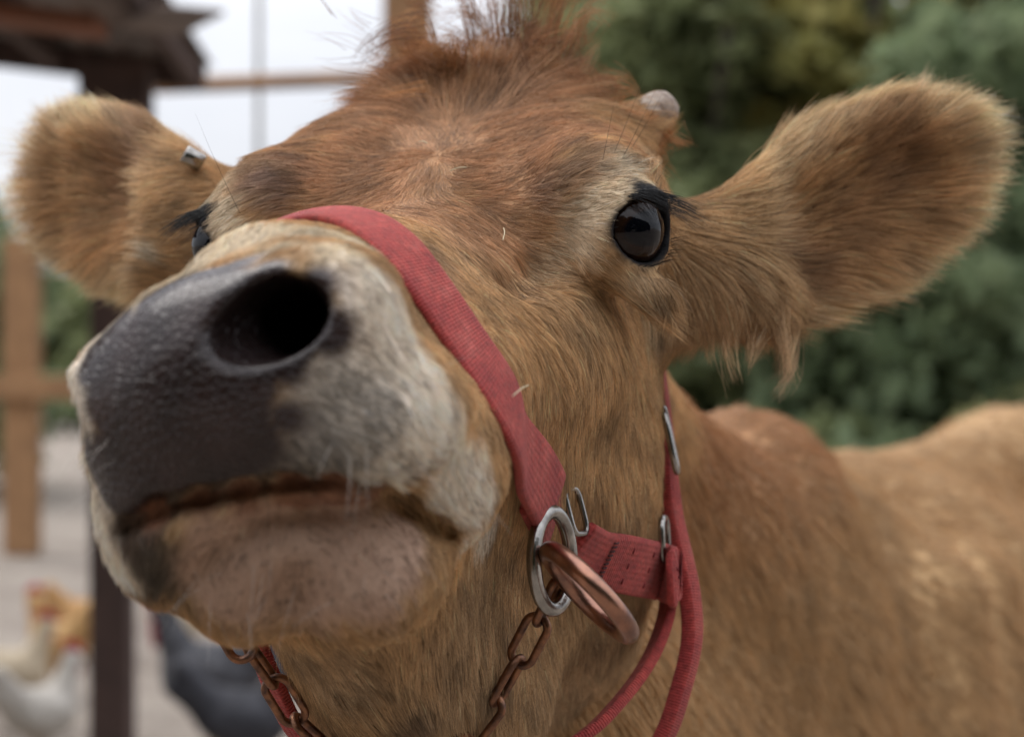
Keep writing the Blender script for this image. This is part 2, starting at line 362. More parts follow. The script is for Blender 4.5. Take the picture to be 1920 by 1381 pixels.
def dabpos(l,mir):
    p,n=hit(*l)
    if p is None: return []
    out=[p]
    if mir:
        r,f,u=local(p); out.append(H(-r,f,u))
    return out
EYEC=[EYEP(s) for s in(-1,1)]
def edge(xs,ys,dx,dy,n=120,rad=.013,col=PALE,w=1.):       # points along the muzzle's outline
    out=[]
    for x,y in zip(xs,ys):
        for i in range(n):
            p,_=hit(x+dx*i,y+dy*i)
            if p is not None and p[1]<.642: out.append((p,rad,np.array(col),w)); break
    return out
_X=edge(range(170,660,22),[400]*23,0,4,rad=.0125)+edge([20]*18,range(640,1080,25),5,0,rad=.0115,col=WHT,w=.95)
_D=[(p,r,np.array(c),w) for l,r,c,w,m in DABS for p in dabpos(l,m)]+_X+[(hit(x,y)[0],.0085,np.array((.11,.07,.045)),.95) for x,y in ((255,985),(300,955),(345,940),(395,925),(445,913),(495,903),(545,897),(595,893),(645,895),(690,903)) if hit(x,y)[0] is not None]
_L=[(hit(*l)[0],r) for l,r in LEADABS if hit(*l)[0] is not None]; _M=[(hit(*l)[0],r) for l,r in LIPDABS if hit(*l)[0] is not None]; _C=[(hit(*l)[0],r) for l,r in CHINDABS if hit(*l)[0] is not None]
def mask(P,dabs,wn,soft=.45):
    m=np.zeros(len(P))
    for c,r in dabs:
        d=np.linalg.norm(P-c,axis=1)/r; d=d+wn*.22; m=np.maximum(m,sm((1.0+.0*d-d)/soft))
    return m
def earw(P):
    out=[]
    for B,c in((EARR,EARRC),(EARL,EARLC)):
        q=P-c; a=q@B[0]; b=q@B[1]; n=q@B[2]; rr=np.sqrt((a/.086)**2+(b/.050)**2+(n/.06)**2); out.append((a,b,n,rr))
    return out
def coat(P,N=None):
    """colour of the coat, share of wet nose leather, share of bare skin"""
    P=np.asarray(P); n=len(P); w1=wob(P,70,0); w2=wob(P,220,2); wn=.7*w1+.5*w2
    C=np.tile(np.array(TAN),(n,1)); C*= (1+.10*wob(P,45,3))[:,None]
    r,f,u=local(P)
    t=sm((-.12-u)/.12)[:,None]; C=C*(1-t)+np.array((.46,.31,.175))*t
    for (a,b,nn,rr) in earw(P):
        k=sm((1.25-rr)/.3)[:,None]; edge=sm((rr-.55)/.42+.1*w1)[:,None]; col=np.array(EARI)*(1-edge)+np.array(EARE)*edge
        k2=k*sm((a+.085)/.07)[:,None]; C=C*(1-k2)+col*k2
    for c,rad,col,w in _D:
        d=np.linalg.norm(P-c,axis=1)/rad; k=(sm((1.15-d-.20*wn)/.75)*w)[:,None]; C=C*(1-k)+col*k
    # black skin round the eyes
    bare=np.zeros(n)
    for s,e in zip((-1,1),EYEC):
        q=P-e; d_,ax_,up_=EYED(s); Be=rot([ax_,up_,d_],2,s*EROT); ex=q@Be[0]+.001; ey=q@Be[1]+.0015; rr=np.linalg.norm(q,axis=1); ee=np.sqrt((ex/.0215)**2+(ey/.0160)**2)+3*np.maximum(.004-q@d_,0)/.01*(rr>.030); near_=rr<.034; lr,lf_,lu_=local(P); Pm=np.stack([lr*s,lf_,lu_],1); a0=np.array(LIDL[0]); a1=np.array(LIDL[1]); tl=np.clip(((Pm-a0)@(a1-a0))/((a1-a0)@(a1-a0)),-.3,1.2); dl=np.linalg.norm(Pm-a0-tl[:,None]*(a1-a0),axis=1); wv=np.array(local(np.array([-.5,0,-.86])+HO)); below=(Pm-a0-tl[:,None]*(a1-a0))@wv; k=sm((1.06+.42*sm(ey/.010)*sm((-ex+.014)/.01)+.05*wn-ee)/.20)*near_; k=k*(1-sm((below+.0062)/.0025)*(dl<.0125)); k=np.maximum(k,.85*sm((.0085-np.linalg.norm(q-(HF*.0215+HR*s*.006-HU*.008),axis=1)+.001*wn)/.006))
        C=C*(1-k[:,None])+np.array(BLK)*k[:,None]; bare=np.maximum(bare,sm((1.06-ee)/.05)*near_)
    lr0,_f,_u=local(P); lea=mask(P,_L,wn*.6,.30+.45*sm((lr0-.005)/.02)); C=C*(1-lea[:,None])+np.array(LEA)*(1+.25*w2)[:,None]*lea[:,None]
    ch=mask(P,_C,wn*.5,.5); dots=sm((wob(P,1500,1,10)-.9)/.5)*.5; col=np.array(SKIN)*(1-dots)[:,None]; C=C*(1-ch[:,None])+col*ch[:,None]
    for a_,b_ in ((M(.029,.050,.024),.0212),(M(.026,.022,.018),.024),(M(.023,-.01,.012),.02),(M(-.060,.030,.012),.014),(M(-.045,.005,.009),.014)):
        k=sm((b_-np.linalg.norm(P-a_,axis=1))/.004)[:,None]; C=C*(1-k)+np.array((.020,.012,.011))*k; lea=np.maximum(lea,k[:,0])
    q=P-M(.026,.030,.021); e_=np.sqrt(((q@MB_[0])/.027)**2+((q@MB_[1])/.036)**2+((q@MB_[2])/.0165)**2); k=sm((1.12-e_)/.12); lea=np.maximum(lea,k); k=(sm((1.0-e_)/.2))[:,None]; C=C*(1-k)+np.array((.020,.012,.011))*k
    lip=mask(P,_M,wn*.5,.6)*.85; C=C*(1-lip[:,None])+np.array((.23,.10,.055))*lip[:,None]
    return np.clip(C,.004,.9),lea*(1-lip),np.maximum(bare,np.maximum(.82*ch,lip))
t=NT('coat'); at=t.n('Attribute',attribute_name='col'); wet=t.n('Attribute',attribute_name='wet'); v=t.obj()
vo=t.n('TexVoronoi',{'Vector':v,'Scale':330,'Randomness':.9}); vd=t.n('TexVoronoi',{'Vector':v,'Scale':330},feature='DISTANCE_TO_EDGE')
fine=t.noise(900,3,vec=v); hs=t.n('HueSaturation',{'Color':at.outputs['Color'],'Value':t.n('MapRange',{0:fine,3:.75,4:1.25}).outputs[0]})
rg=t.n('MapRange',{0:wet.outputs['Fac'],3:.75,4:.30}); t.set(Base_Color=hs.outputs[0],Roughness=rg.outputs[0])
pad=t.n('MapRange',{0:vd.outputs['Distance'],1:0,2:.22,3:0,4:1}); pm=t.n('Math',{0:pad.outputs[0],1:wet.outputs['Fac']},operation='MULTIPLY'); pm2=t.n('Math',{0:fine,1:.3},operation='MULTIPLY'); pm3=t.n('Math',{0:pm.outputs[0],1:pm2.outputs[0]},operation='ADD')
t.bump(pm3.outputs[0],.0006); t.set(Coat_Weight=t.n('Math',{0:wet.outputs['Fac'],1:.42},operation='MULTIPLY').outputs[0],Coat_Roughness=.16,Specular_IOR_Level=.15)
M_COAT=t.m
BF=build_body(.014); BP,BQ=surface_nets(BF); BP=relax(BP,BQ,6); BN,_,_=tri_normals(BP,BQ)
hc=HP[HQ].mean(1)
AP=np.concatenate([HP,BP]); AQ=np.concatenate([HQ,BQ+len(HP)])
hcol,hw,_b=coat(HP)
q=BP-BO; l=q@BL; d=q@BD; z=q[:,2]
bcol=np.tile(np.array((.50,.315,.155)),(len(BP),1)); k=sm((z-1.10)/.12-.6*sm((d+.06)/.3)+.25*wob(BP,14,1))[:,None]*sm((.35-d)/.3)[:,None]; bcol=bcol*(1-k)+np.array((.40,.21,.095))*k
bcol*=(1+.05*wob(BP,16,2)+.05*wob(BP*np.array([2.2,2.2,.5]),34,4))[:,None]; k=sm((.55-z)/.2)[:,None]*.5; bcol=bcol*(1-k)+np.array((.12,.07,.04))*k; k=sm((.055-z)/.01)[:,None]; bcol=bcol*(1-k)+.03*k
cow=mesh('cow',AP,AQ,M_COAT); tag(cow,'tan brown cow in a red halter raising its muzzle towards the viewer','cow')
me=cow.data; used=len(me.vertices)
ca=me.attributes.new('col','FLOAT_COLOR','POINT'); cc=np.ones((used,4),np.float32); cc[:,:3]=np.concatenate([hcol,bcol]); ca.data.foreach_set('color',cc.ravel())
wa=me.attributes.new('wet','FLOAT','POINT'); wa.data.foreach_set('value',np.concatenate([hw,np.zeros(len(BP))]).astype(np.float32))
# ---------------------------------------------------------------- eyes
def eye_mat():
    t=NT('eyeball'); v=t.n('TexCoord').outputs['Object']; m=t.n('Mapping',{'Vector':v,'Scale':(1.0,1.7,1.0)}); L=t.n('VectorMath',{0:m.outputs[0]},operation='LENGTH')
    # distance from the optical axis in the plane of the iris
    xy=t.n('SeparateXYZ',{0:v}); x2=t.n('Math',{0:xy.outputs[0],1:xy.outputs[0]},operation='MULTIPLY'); y2=t.n('Math',{0:xy.outputs[1],1:xy.outputs[1]},operation='MULTIPLY'); y3=t.n('Math',{0:y2.outputs[0],1:2.6},operation='MULTIPLY')
    pr=t.n('Math',{0:t.n('Math',{0:x2.outputs[0],1:y3.outputs[0]},operation='ADD').outputs[0]},operation='SQRT'); ir=t.n('Math',{0:t.n('Math',{0:x2.outputs[0],1:y2.outputs[0]},operation='ADD').outputs[0]},operation='SQRT')
    iris=t.ramp(ir.outputs[0],[(.0,(.010,.005,.003)),(.0135,(.022,.009,.004)),(.0155,(.010,.005,.004)),(.018,(.05,.03,.025))])
    pf=t.n('MapRange',{0:pr.outputs[0],1:.0118,2:.0140,3:1,4:0}); mx=t.n('MixRGB',{0:pf.outputs[0],1:iris,2:(.002,.002,.004,1)})
    t.set(Base_Color=mx.outputs[0],Roughness=.03,Coat_Weight=0,Specular_IOR_Level=.30); return t.m
M_EYE=eye_mat()
for s,e in zip((-1,1),EYEC):
    d,ax,up=EYED(s)
    m=MB(); nu,nv=64,48
    for j in range(nv+1):
        th=math.pi*j/nv; R=.0188+.0016*math.exp(-(th/.5)**2)
        for i in range(nu): a=2*math.pi*i/nu; m.V.append((R*math.sin(th)*math.cos(a),R*math.sin(th)*math.sin(a),R*math.cos(th)))
    for j in range(nv):
        for i in range(nu): m.F.append((j*nu+i,(j+1)*nu+i,(j+1)*nu+(i+1)%nu,j*nu+(i+1)%nu))
    o=m.build('eye',M_EYE,cow); R3=Matrix(np.stack([ax,up,np.cross(ax,up) if np.cross(ax,up).dot(d)>0 else d],1).tolist())
    if R3.determinant()<0: R3=Matrix(np.stack([-ax,up,d],1).tolist())
    M4=R3.to_4x4(); M4.translation=Vector(e); o.matrix_local=M4
# ---------------------------------------------------------------- horn buds
M_HORN=simple('horn',(.46,.37,.29),(.16,.10,.065),150,.5,.0008,bscale=320)
for s in(-1,1):
    m=MB(); a=H(s*.087,-.126,.040 if s>0 else .030); d=nz(a-H(s*.060,-.105,.018)); pts=[];rad=[]
    for i in range(9): tt=i/8; pts.append(a+d*(.0+.0205*tt)); rad.append(.0112*math.sqrt(max(1-(tt)**3,.0))+.0002)
    m.tube(pts,rad,18); m.build('horn',M_HORN,cow)
# ---------------------------------------------------------------- halter
def crom(pts,n):
    P=[np.array(p,float) for p in pts]; P=[2*P[0]-P[1]]+P+[2*P[-1]-P[-2]]; out=[]
    for i in range(1,len(P)-2):
        for k in range(n):
            t=k/n; a,b,c,d=P[i-1:i+3]; out.append(.5*((2*b)+(-a+c)*t+(2*a-5*b+4*c-d)*t*t+(-a+3*b-3*c+d)*t**3))
    out.append(P[-2]); return np.array(out)
def ribbon(name,P,N,w,th,mat,parent,lift=0):
    P=np.array(P); N=np.array(N); m=len(P); sec=[]
    for a in np.linspace(0,2*math.pi,20,endpoint=False):
        c,s_=math.cos(a),math.sin(a); sec.append((math.copysign(abs(c)**.35,c)*w/2,math.copysign(abs(s_)**.6,s_)*th/2))
    V=[];U=[];al=0;Fc=[]; k=len(sec)
    for i in range(m):
        T=nz(P[min(i+1,m-1)]-P[max(i-1,0)]); B=nz(np.cross(T,N[i])); n=np.cross(B,T); al+=np.linalg.norm(P[i]-P[i-1]) if i else 0
        for x,y in sec: V.append(P[i]+B*x+n*(y+lift)); U.append((al,x,y))
    for i in range(m-1):
        for j in range(k): Fc.append((i*k+j,i*k+(j+1)%k,(i+1)*k+(j+1)%k,(i+1)*k+j))
    Fc.append(tuple(range(k))[::-1]); Fc.append(tuple((m-1)*k+j for j in range(k)))
    o=mesh(name,V,Fc,mat,parent); a=o.data.attributes.new('web','FLOAT_VECTOR','POINT'); a.data.foreach_set('vector',np.array(U,np.float32).ravel()); return o
def web_mat():
    t=NT('webbing'); at=t.n('Attribute',attribute_name='web'); v=t.obj(); x=t.n('SeparateXYZ',{0:at.outputs['Vector']})
    def sn(s,f): return t.n('Math',{0:t.n('Math',{0:s,1:f},operation='MULTIPLY').outputs[0]},operation='SINE').outputs[0]
    wx=sn(x.outputs[0],4600.); wy=sn(x.outputs[1],2300.); h=t.n('Math',{0:wx,1:t.n('Math',{0:wy,1:.5},operation='MULTIPLY').outputs[0]},operation='ADD').outputs[0]
    nf=t.noise(700,4,.7,vec=v); h2=t.n('Math',{0:h,1:t.n('Math',{0:nf,1:3.2},operation='MULTIPLY').outputs[0]},operation='ADD').outputs[0]
    n1=t.noise(60,5,.6,vec=v); c=t.ramp(n1,[(.30,(.30,.026,.028)),(.55,(.42,.052,.042)),(.75,(.51,.105,.085))])
    n2=t.noise(420,3,.7,vec=v); hv=t.n('HueSaturation',{'Color':c,'Value':t.n('MapRange',{0:n2,1:.25,2:.75,3:.55,4:1.4}).outputs[0]}).outputs[0]
    d=t.noise(38,6,.75,vec=v,dist=1); mx=t.n('MixRGB',{0:t.n('MapRange',{0:d,1:.60,2:.72,3:0,4:.75}).outputs[0],1:hv,2:(.10,.035,.03,1)})
    t.set(Base_Color=mx.outputs[0],Roughness=.85,Sheen_Weight=.18,Sheen_Roughness=.4); t.set(Sheen_Tint=(1,.7,.6,1)); t.bump(h2,.00035,.8); return t.m
M_WEB=web_mat()
M_SIL=simple('nickel',(.42,.40,.37),(.20,.185,.17),130,.24,.00008,1,bscale=500)
M_COP=simple('worn_copper',(.46,.23,.15),(.20,.12,.10),90,.30,.00010,1,bscale=500)
M_CHN=simple('rusty_chain',(.36,.17,.09),(.09,.055,.045),200,.38,.0002,.9,bscale=900)
halter=empty('halter',H(0,.13,-.05)); tag(halter,'red webbing halter with metal rings and a rusty chin chain on the cow','halter')
IH=Matrix.Translation(-Vector(halter.location))
def adopt(o,par=None):
    p=par or halter; o.parent=p
    if p is halter: o.matrix_parent_inverse=IH
    return o
def surf(px): 
    out=[]
    for l in px:
        p,n=hit(*l); out.append((p,n))
    return out
SN=surf([(708,470),(757,512),(808,575),(858,652),(902,728),(944,804),(983,878),(1012,936)])
pp=[p for p,n in SN]; rr=[H(-local(p)[0],local(p)[1],local(p)[2]) for p in pp]
ctl=rr[::-1]+[H(0,.121,.014)]+pp; c0=crom(ctl,8); Q=[];NN=[]
for p in c0:
    s_,n=near(p); d=nz(p-H(0,.128,-.06)); n=nz(n+d); Q.append(s_+n*.0052); NN.append(n)
def smooth(A,it=4):
    A=np.array(A)
    for _ in range(it): A[1:-1]=A[1:-1]*.5+(A[:-2]+A[2:])*.25
    return A
ar=np.concatenate([[0],np.cumsum(np.linalg.norm(np.diff(np.array(Q),axis=0),axis=1))]); uu=np.linspace(0,ar[-1],120); Q=np.stack([np.interp(uu,ar,np.array(Q)[:,k]) for k in range(3)],1); NN=np.stack([np.interp(uu,ar,np.array(NN)[:,k]) for k in range(3)],1); Q=smooth(Q,70)
for i,p in enumerate(Q.copy()):
    s_,n=near(p); h=float((p-s_)@n); Q[i]=p+n*max(.0046-h,-.002 if i<110 else 0)
Q=smooth(Q,12);NN=smooth(NN,90)
NN[-50:]=[nz(NN[-51]*(1-t_)+nz([.78,-.62,-.02])*t_) for t_ in sm(np.linspace(0,1,50))]
adopt(ribbon('noseband',Q,NN,.0305,.0050,M_WEB,None)); k=len(Q)
adopt(ribbon('noseband_fold',np.concatenate([Q[-7:],[Q[-1]+(Q[-1]-Q[-6])*1.1]]),np.concatenate([NN[-7:],[NN[-1]]]),.0290,.0040,M_WEB,None,-.0038))
def ring(name,c,a,b,ra,rb,r,mat,par=None,n=40,sq=1.0):
    m=MB(); pts=[]
    for i in range(n):
        t_=2*math.pi*i/n; x,y=math.cos(t_),math.sin(t_); pts.append(np.array(c)+np.array(a)*math.copysign(abs(x)**sq,x)*ra+np.array(b)*math.copysign(abs(y)**sq,y)*rb)
    m.tube(pts,r,14,closed=True); return adopt(m.build(name,mat),par)
X3=np.array([1.,0,0]);Y3=np.array([0,1.,0]);Z3=np.array([0,0,1.])
RC=W(1036,1050,.758)
adopt(ring('ring',RC,nz([-.06,0,.99]),nz([.52,.85,.1]),.0200,.0150,.0031,M_SIL))
RL=H(-local(RC)[0],local(RC)[1],local(RC)[2]); ring('ring',RL,Z3,nz(HF-HR*.3),.0192,.0140,.0026,M_SIL)
ring('lead_ring',W(1104,1110,.735),nz([.68,0,-.73]),nz([-.15,.975,-.135]),.0228,.0228,.0041,M_COP)
# cheek strap with its stitching
CH=surf([(1092,1030),(1130,1040),(1170,1052),(1210,1064)]); cp=[W(1076,1026,.800)]+[p+n*.009 for p,n in CH]+[W(1266,1082,.858),W(1258,1090,.91)]
cn=[nz([-.05,-1,0])]+[n for p,n in CH]+[nz([.85,-.5,0]),nz([1,-.1,0])]
cq=smooth(crom(cp,7),5); cn=smooth(crom(cn,7),4)
adopt(ribbon('cheek_strap',cq,cn,.0275,.0050,M_WEB,None))
M_THR=simple('thread',(.09,.03,.03),(.05,.02,.02),400,.9)
m=MB(); tot=[]
for j in range(11):
    i=9; T=nz(cq[i+1]-cq[i-1]); n=nz(cn[i]); B=np.cross(T,n); B=B if B[2]>0 else -B; c=cq[i]+n*.0030+B*(.0105-.0021*j)
    m.tube([c-T*.0014-B*.0004,c+n*.0005,c+T*.0014+B*.0004],.00045,6)
adopt(m.build('stitching',M_THR))
m=MB()
for a_,i in ((0,16),(1,22),(2,28),(3,34)):
    T=nz(cq[i+1]-cq[i-1]); n=nz(cn[i]); B=np.cross(T,n); B=B if B[2]>0 else -B
    for s_ in(.0075,.0,-.0075): c=cq[i]+n*.0026+B*s_; m.tube([c-B*.0013,c+n*.0003,c+B*.0013],.0004,6)
M_THR2=simple('red_thread',(.22,.025,.03),(.16,.02,.02),400,.9); adopt(m.build('stitching',M_THR2))
# crown strap hanging past the cheek, throat strap under the jaw
m=MB(); cs=crom([H(-.080,.075,-.128),H(-.094,.03,-.150),H(-.106,-.01,-.150),H(-.110,-.05,-.12),H(-.095,-.13,-.04),H(0,-.175,.005),W(1185,420,1.02),W(1225,640,.975),W(1243,780,.925),W(1250,870,.905),W(1260,960,.898),W(1278,1040,.892),W(1294,1120,.887),W(1297,1200,.882),W(1277,1290,.877),W(1240,1390,.872),W(1150,1520,.865),W(1000,1600,.86)],8)
mat_s=M_WEB
o=ribbon('crown_strap',cs,[nz(p-H(0,-.06,-.10)+np.array([.02,-.08,0])) for p in cs],.0125,.0078,M_WEB,None); adopt(o)
ts=crom([W(1255,1110,.885),W(1246,1165,.880),W(1218,1235,.868),W(1165,1310,.852),W(1085,1385,.834),W(930,1460,.82),W(760,1480,.81),W(640,1440,.795),W(560,1375,.785),W(505,1265,.775),W(455,1130,.78)],8)
adopt(ribbon('throat_strap',ts,[nz(p-W(860,900,.86)) for p in ts],.012,.0055,M_WEB,None))
o=MB().tube(crom([W(1246,758,.892),W(1250,800,.885),W(1262,840,.88),W(1268,880,.882)],6),[.0016]*18+[.0016],10)
ring('buckle',W(1257,825,.888),nz([.20,-.05,-.97]),nz([.10,.99,0]),.0155,.0115,.0017,M_SIL,sq=.6)
ring('buckle',W(1246,1010,.872),nz([.05,0,-1]),nz([.22,.97,0]),.0100,.009,.0017,M_SIL,sq=.6)
ring('square_ring',W(1080,958,.795),nz([.25,.0,-1]),nz([.5,.8,.0]),.0100,.006,.0013,M_SIL,sq=.5)
# chin chain
ch=crom([W(1046,1085,.760),W(1005,1175,.766),W(965,1250,.770),W(920,1325,.773),W(860,1390,.775),W(740,1425,.772),W(640,1410,.768),W(572,1365,.762),W(520,1290,.755),W(468,1215,.748),W(426,1165,.742),RL],60)
seg=np.linalg.norm(np.diff(ch,axis=0),axis=1); ac=np.concatenate([[0],np.cumsum(seg)]); pitch=.0200; nl=int(ac[-1]/pitch)
chain=None
m=MB(); LL=[]
for i in range(nl):
    s0=pitch*(i+.5); c=np.array([np.interp(s0,ac,ch[:,k]) for k in range(3)]); c2=np.array([np.interp(s0+.004,ac,ch[:,k]) for k in range(3)]); T=nz(c2-c); ref=nz([.55,-.8,.1]); B=nz(np.cross(T,ref)); n=np.cross(B,T); side=nz(B*.8+n*.6) if i%2==0 else nz(n*.8-B*.6)
    pts=[]
    for q in range(28):
        a=2*math.pi*q/28; x=math.cos(a)*.0052+math.copysign(.0062,math.cos(a)); y=math.sin(a)*.0052; pts.append(c+T*x+side*y)
    mm=MB().tube(pts,.0018,10,closed=True)
    if chain is None: chain=adopt(mm.build('chain',M_CHN))
    else: l=mm.build('link',M_CHN); l.parent=chain
# ear tag clipped to the farther ear
p=W(362,297,.925); m=MB(); ax=nz([.8,.3,-.45]); m.tube([p-ax*.0052,p-ax*.0048,p+ax*.0048,p+ax*.0052],[.0042,.0047,.0047,.0042],20)
o=m.build('ear_tag',M_SIL); tag(o,'small shiny metal clip fastened to the farther ear of the cow','ear tag')
# ---------------------------------------------------------------- fur
DIRS=[ # photo place, photo direction of the lie of the hair
 ((800,330),(0,.3)),((700,330),(-1,-.1)),((600,350),(-1,.1)),((500,330),(-1,.25)),((450,400),(-1,.5)),((620,270),(-1,-.35)),((720,220),(-.7,-.7)),((860,220),(.0,-1)),((820,260),(-.1,-1)),((960,230),(.6,-.6)),((1050,220),(.9,-.25)),
 ((900,330),(1,-.45)),((1000,300),(1,-.6)),((1100,300),(1,-.6)),((1000,400),(1,.1)),((1100,380),(1,-.35)),((1170,320),(.8,-.7)),((1080,470),(1,.5)),((900,430),(.6,1)),((800,420),(0,1)),((950,520),(.5,1)),((1000,620),(.7,1)),((1100,600),(.8,1)),((1180,560),(.7,1)),
 ((1230,620),(.3,1)),((1100,750),(.45,1)),((1200,800),(.2,1)),((1000,750),(.4,1)),((1150,900),(.2,1)),((1120,1180),(.5,1)),((1180,1000),(.3,1)),((1000,1250),(.7,1)),((850,1250),(.5,1)),((650,1300),(.2,1)),((900,1100),(.5,1)),
 ((1350,420),(1,.1)),((1330,560),(.25,1)),((1290,600),(.1,1)),((1420,600),(.4,1)),((1420,480),(.7,.5)),((1400,420),(1,-.5)),
 ((700,540),(.8,.6)),((760,650),(.8,.7)),((820,800),(.8,.6)),((880,900),(.7,.8)),((650,780),(.9,.5)),((560,850),(.7,.6)),((400,470),(-.2,-1)),((560,468),(.3,-1)),((640,440),(.4,-.3)),((850,650),(.5,1)),((900,800),(.4,1)),((950,950),(.3,1)),
 ((150,1000),(-.4,.8)),((250,1080),(-.2,1)),((130,850),(-.8,.5)),((500,1150),(0,1)),((700,1100),(.4,.8)),((400,1000),(-.2,.8)),((780,150),(-.5,-1)),((1000,140),(.4,-1)),((1140,180),(1,-.2)),((1190,230),(1,-.4)),((640,220),(-1,-.3)),
]
_MO=[(hit(*l)[0],r) for l,r in (((640,800),.024),((580,850),.022),((720,760),.018),((700,850),.020),((640,730),.016),((780,880),.014)) if hit(*l)[0] is not None]
_G=[]
for l,dr in DIRS:
    p,n=hit(*l)
    if p is not None: _G.append((p,nz(np.array([dr[0],0,-dr[1]]))))
_GP=np.array([g[0] for g in _G]); _GD=np.array([g[1] for g in _G])
def lie(P,N):
    D=np.zeros_like(P)
    for i in range(0,len(P),50000):
        q=P[i:i+50000]; d2=((q[:,None,:]-_GP[None])**2).sum(2)+1e-5; w=1/d2**2; D[i:i+50000]=(w@_GD)/w.sum(1)[:,None]
    for (B,c),(a,b,n,rr) in zip(((EARR,EARRC),(EARL,EARLC)),earw(P)):   # on the ears the hair fans out to the rim
        k=(sm((1.35-rr)/.4)*sm((a+.075)/.03))[:,None]; fan=B[0]*1.0+B[1]*(b/.050*(1.1+.3*wob(P,60,6)))[:,None]+B[2]*.25; fan/=np.linalg.norm(fan,axis=1)[:,None]
        D=D*(1-k)+fan*k
    D=D-N*(D*N).sum(1)[:,None]; D/=np.maximum(np.linalg.norm(D,axis=1),1e-6)[:,None]; return D
POLL=H(.0,-.125,.045)
def lengths(P,N):
    r,f,u=local(P); L=np.full(len(P),.0062); lift=np.full(len(P),.32)
    k=sm((f-.09)/.06); L=L*(1-k)+.0036*k; lift+=.15*k
    k=sm((-.05-f)/.05)*sm((.09+u)/.05); L=L*(1-k)+.012*k
    k=sm((-.10-u)/.08); L=L*(1-k)+.0095*k
    k=sm((r-.085)/.02)*sm((.02-f)/.02)*sm((.12+u)/.04); L=L*(1-k)+.015*k
    for (a,b,n,rr) in earw(P):
        k=sm((1.35-rr)/.4)*sm((a+.08)/.03); e=sm((rr-.6)/.35); L=L*(1-k)+k*(.014+.009*e); lift=lift*(1-k)+k*(.45+.10*e)
    d=np.linalg.norm((P-POLL)@np.stack([HR*.8,HF,HU*.8],1),axis=1); k=sm((.050-d)/.03); L=L*(1-k)+.032*k; lift=lift*(1-k)+.75*k
    for e in EYEC: k=sm((.034-np.linalg.norm(P-e,axis=1))/.012); L=L*(1-k)+.0035*k; lift=lift*(1-k)+.25*k
    return L,lift
def curves(name,pts,rad,col,mat,parent):
    N,K,_=pts.shape; cu=bpy.data.hair_curves.new(name); cu.add_curves([K]*N)
    cu.attributes['position'].data.foreach_set('vector',pts.astype(np.float32).ravel()) if 'position' in cu.attributes else None
    ra=cu.attributes.get('radius') or cu.attributes.new('radius','FLOAT','POINT'); ra.data.foreach_set('value',rad.astype(np.float32).ravel())
    a=cu.attributes.new('col','FLOAT_COLOR','POINT'); c=np.ones((N,K,4),np.float32); c[:,:,:3]=col; a.data.foreach_set('color',c.ravel())
    cu.materials.append(mat); o=bpy.data.objects.new(name,cu); COL.objects.link(o); o.parent=parent; return o
t=NT('fur'); at=t.n('Attribute',attribute_name='col'); t.set(Base_Color=at.outputs['Color'],Roughness=.55,Specular_IOR_Level=.30); M_FUR=t.m
def strands(P,N,D,L,lift,K=5,clump=.5,frizz=.25,cs=28,droop=.15):
    n=len(P); up=np.sin(lift)[:,None]; d=D*np.cos(lift)[:,None]+N*up
    d=d+frizz*(rng.normal(size=(n,3))*.5+np.stack([wob(P,130,i+5) for i in range(3)],1)*.8); d/=np.linalg.norm(d,axis=1)[:,None]
    L=L*np.clip(rng.normal(1,.22,n),.4,1.7); tt=np.linspace(0,1,K)
    out=np.zeros((n,K,3))
    bend=(D-N*.35); g=np.array([0,0,-1.0])
    for i,t_ in enumerate(tt): out[:,i]=P+(d*t_+bend*(t_**2)*.35+g*droop*t_**2)*L[:,None]
    if clump>0 and n>200:
        m=max(n//cs,10); ci=rng.choice(n,m,replace=False); kd=kdtree.KDTree(m)
        for j,i in enumerate(ci): kd.insert(P[i],j)
        kd.balance(); near_=np.array([kd.find(p)[1] for p in P.tolist()]); c=out[ci[near_]]
        w=(clump*rng.uniform(.5,1.2,n))[:,None,None]*(tt**1.6)[None,:,None]
        off=(c-out); out=out+off*w
    return out,tt
nb=int(430000*FUR); hcen=HP[HQ].mean(1)
toc=np.array([0,0,CAMH])-hcen; toc/=np.linalg.norm(toc,axis=1)[:,None]; face=(HNF*toc).sum(1)
dens=np.where(face>-.45,1.0,.30)*np.where(hcen[:,1]>1.1,.5,1.)
_,lw,br=coat(hcen); L0,_l=lengths(hcen,HNF); dens*=np.clip(1-lw*1.3,0,1)*(1-.93*br); dens*=np.clip((1.12-hcen[:,1])/.08,0,1)
for s in(-1,1): dens*=np.linalg.norm(hcen-H(s*.094,-.128,.044 if s>0 else .034),axis=1)>.0125

pr=HAR*dens; pr/=pr.sum(); fi=rng.choice(len(HQ),nb,p=pr)
def onface(fi):
    a,b,c,d=[HP[HQ[fi,k]] for k in range(4)]; s,t_=rng.random((2,len(fi),1)); return a*(1-s)*(1-t_)+b*s*(1-t_)+c*s*t_+d*(1-s)*t_
P=onface(fi); N=HN[HQ[fi,0]]; D=lie(P,N); L,lift=lengths(P,N)
pts,tt=strands(P,N,D,L,lift,5,.45,.20)
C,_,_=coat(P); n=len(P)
tone=np.clip(rng.normal(1,.20,n)+.16*wob(P,160,1)+.16*wob(P,420,3),.45,1.6)[:,None]; C=C*tone
mo=mask(P,_MO,wob(P,300,1),.7); dark=(rng.random(n)<.06+.55*mo)[:,None]; C=np.where(dark,C*.35,C); lt=(rng.random(n)<.03)[:,None]; C=np.where(lt,np.clip(C*1.7+.05,0,.85),C)
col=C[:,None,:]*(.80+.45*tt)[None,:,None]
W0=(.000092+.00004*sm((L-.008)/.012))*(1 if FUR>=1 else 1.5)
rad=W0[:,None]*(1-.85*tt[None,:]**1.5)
curves('fur',pts,rad,np.clip(col,0,.9),M_FUR,cow)
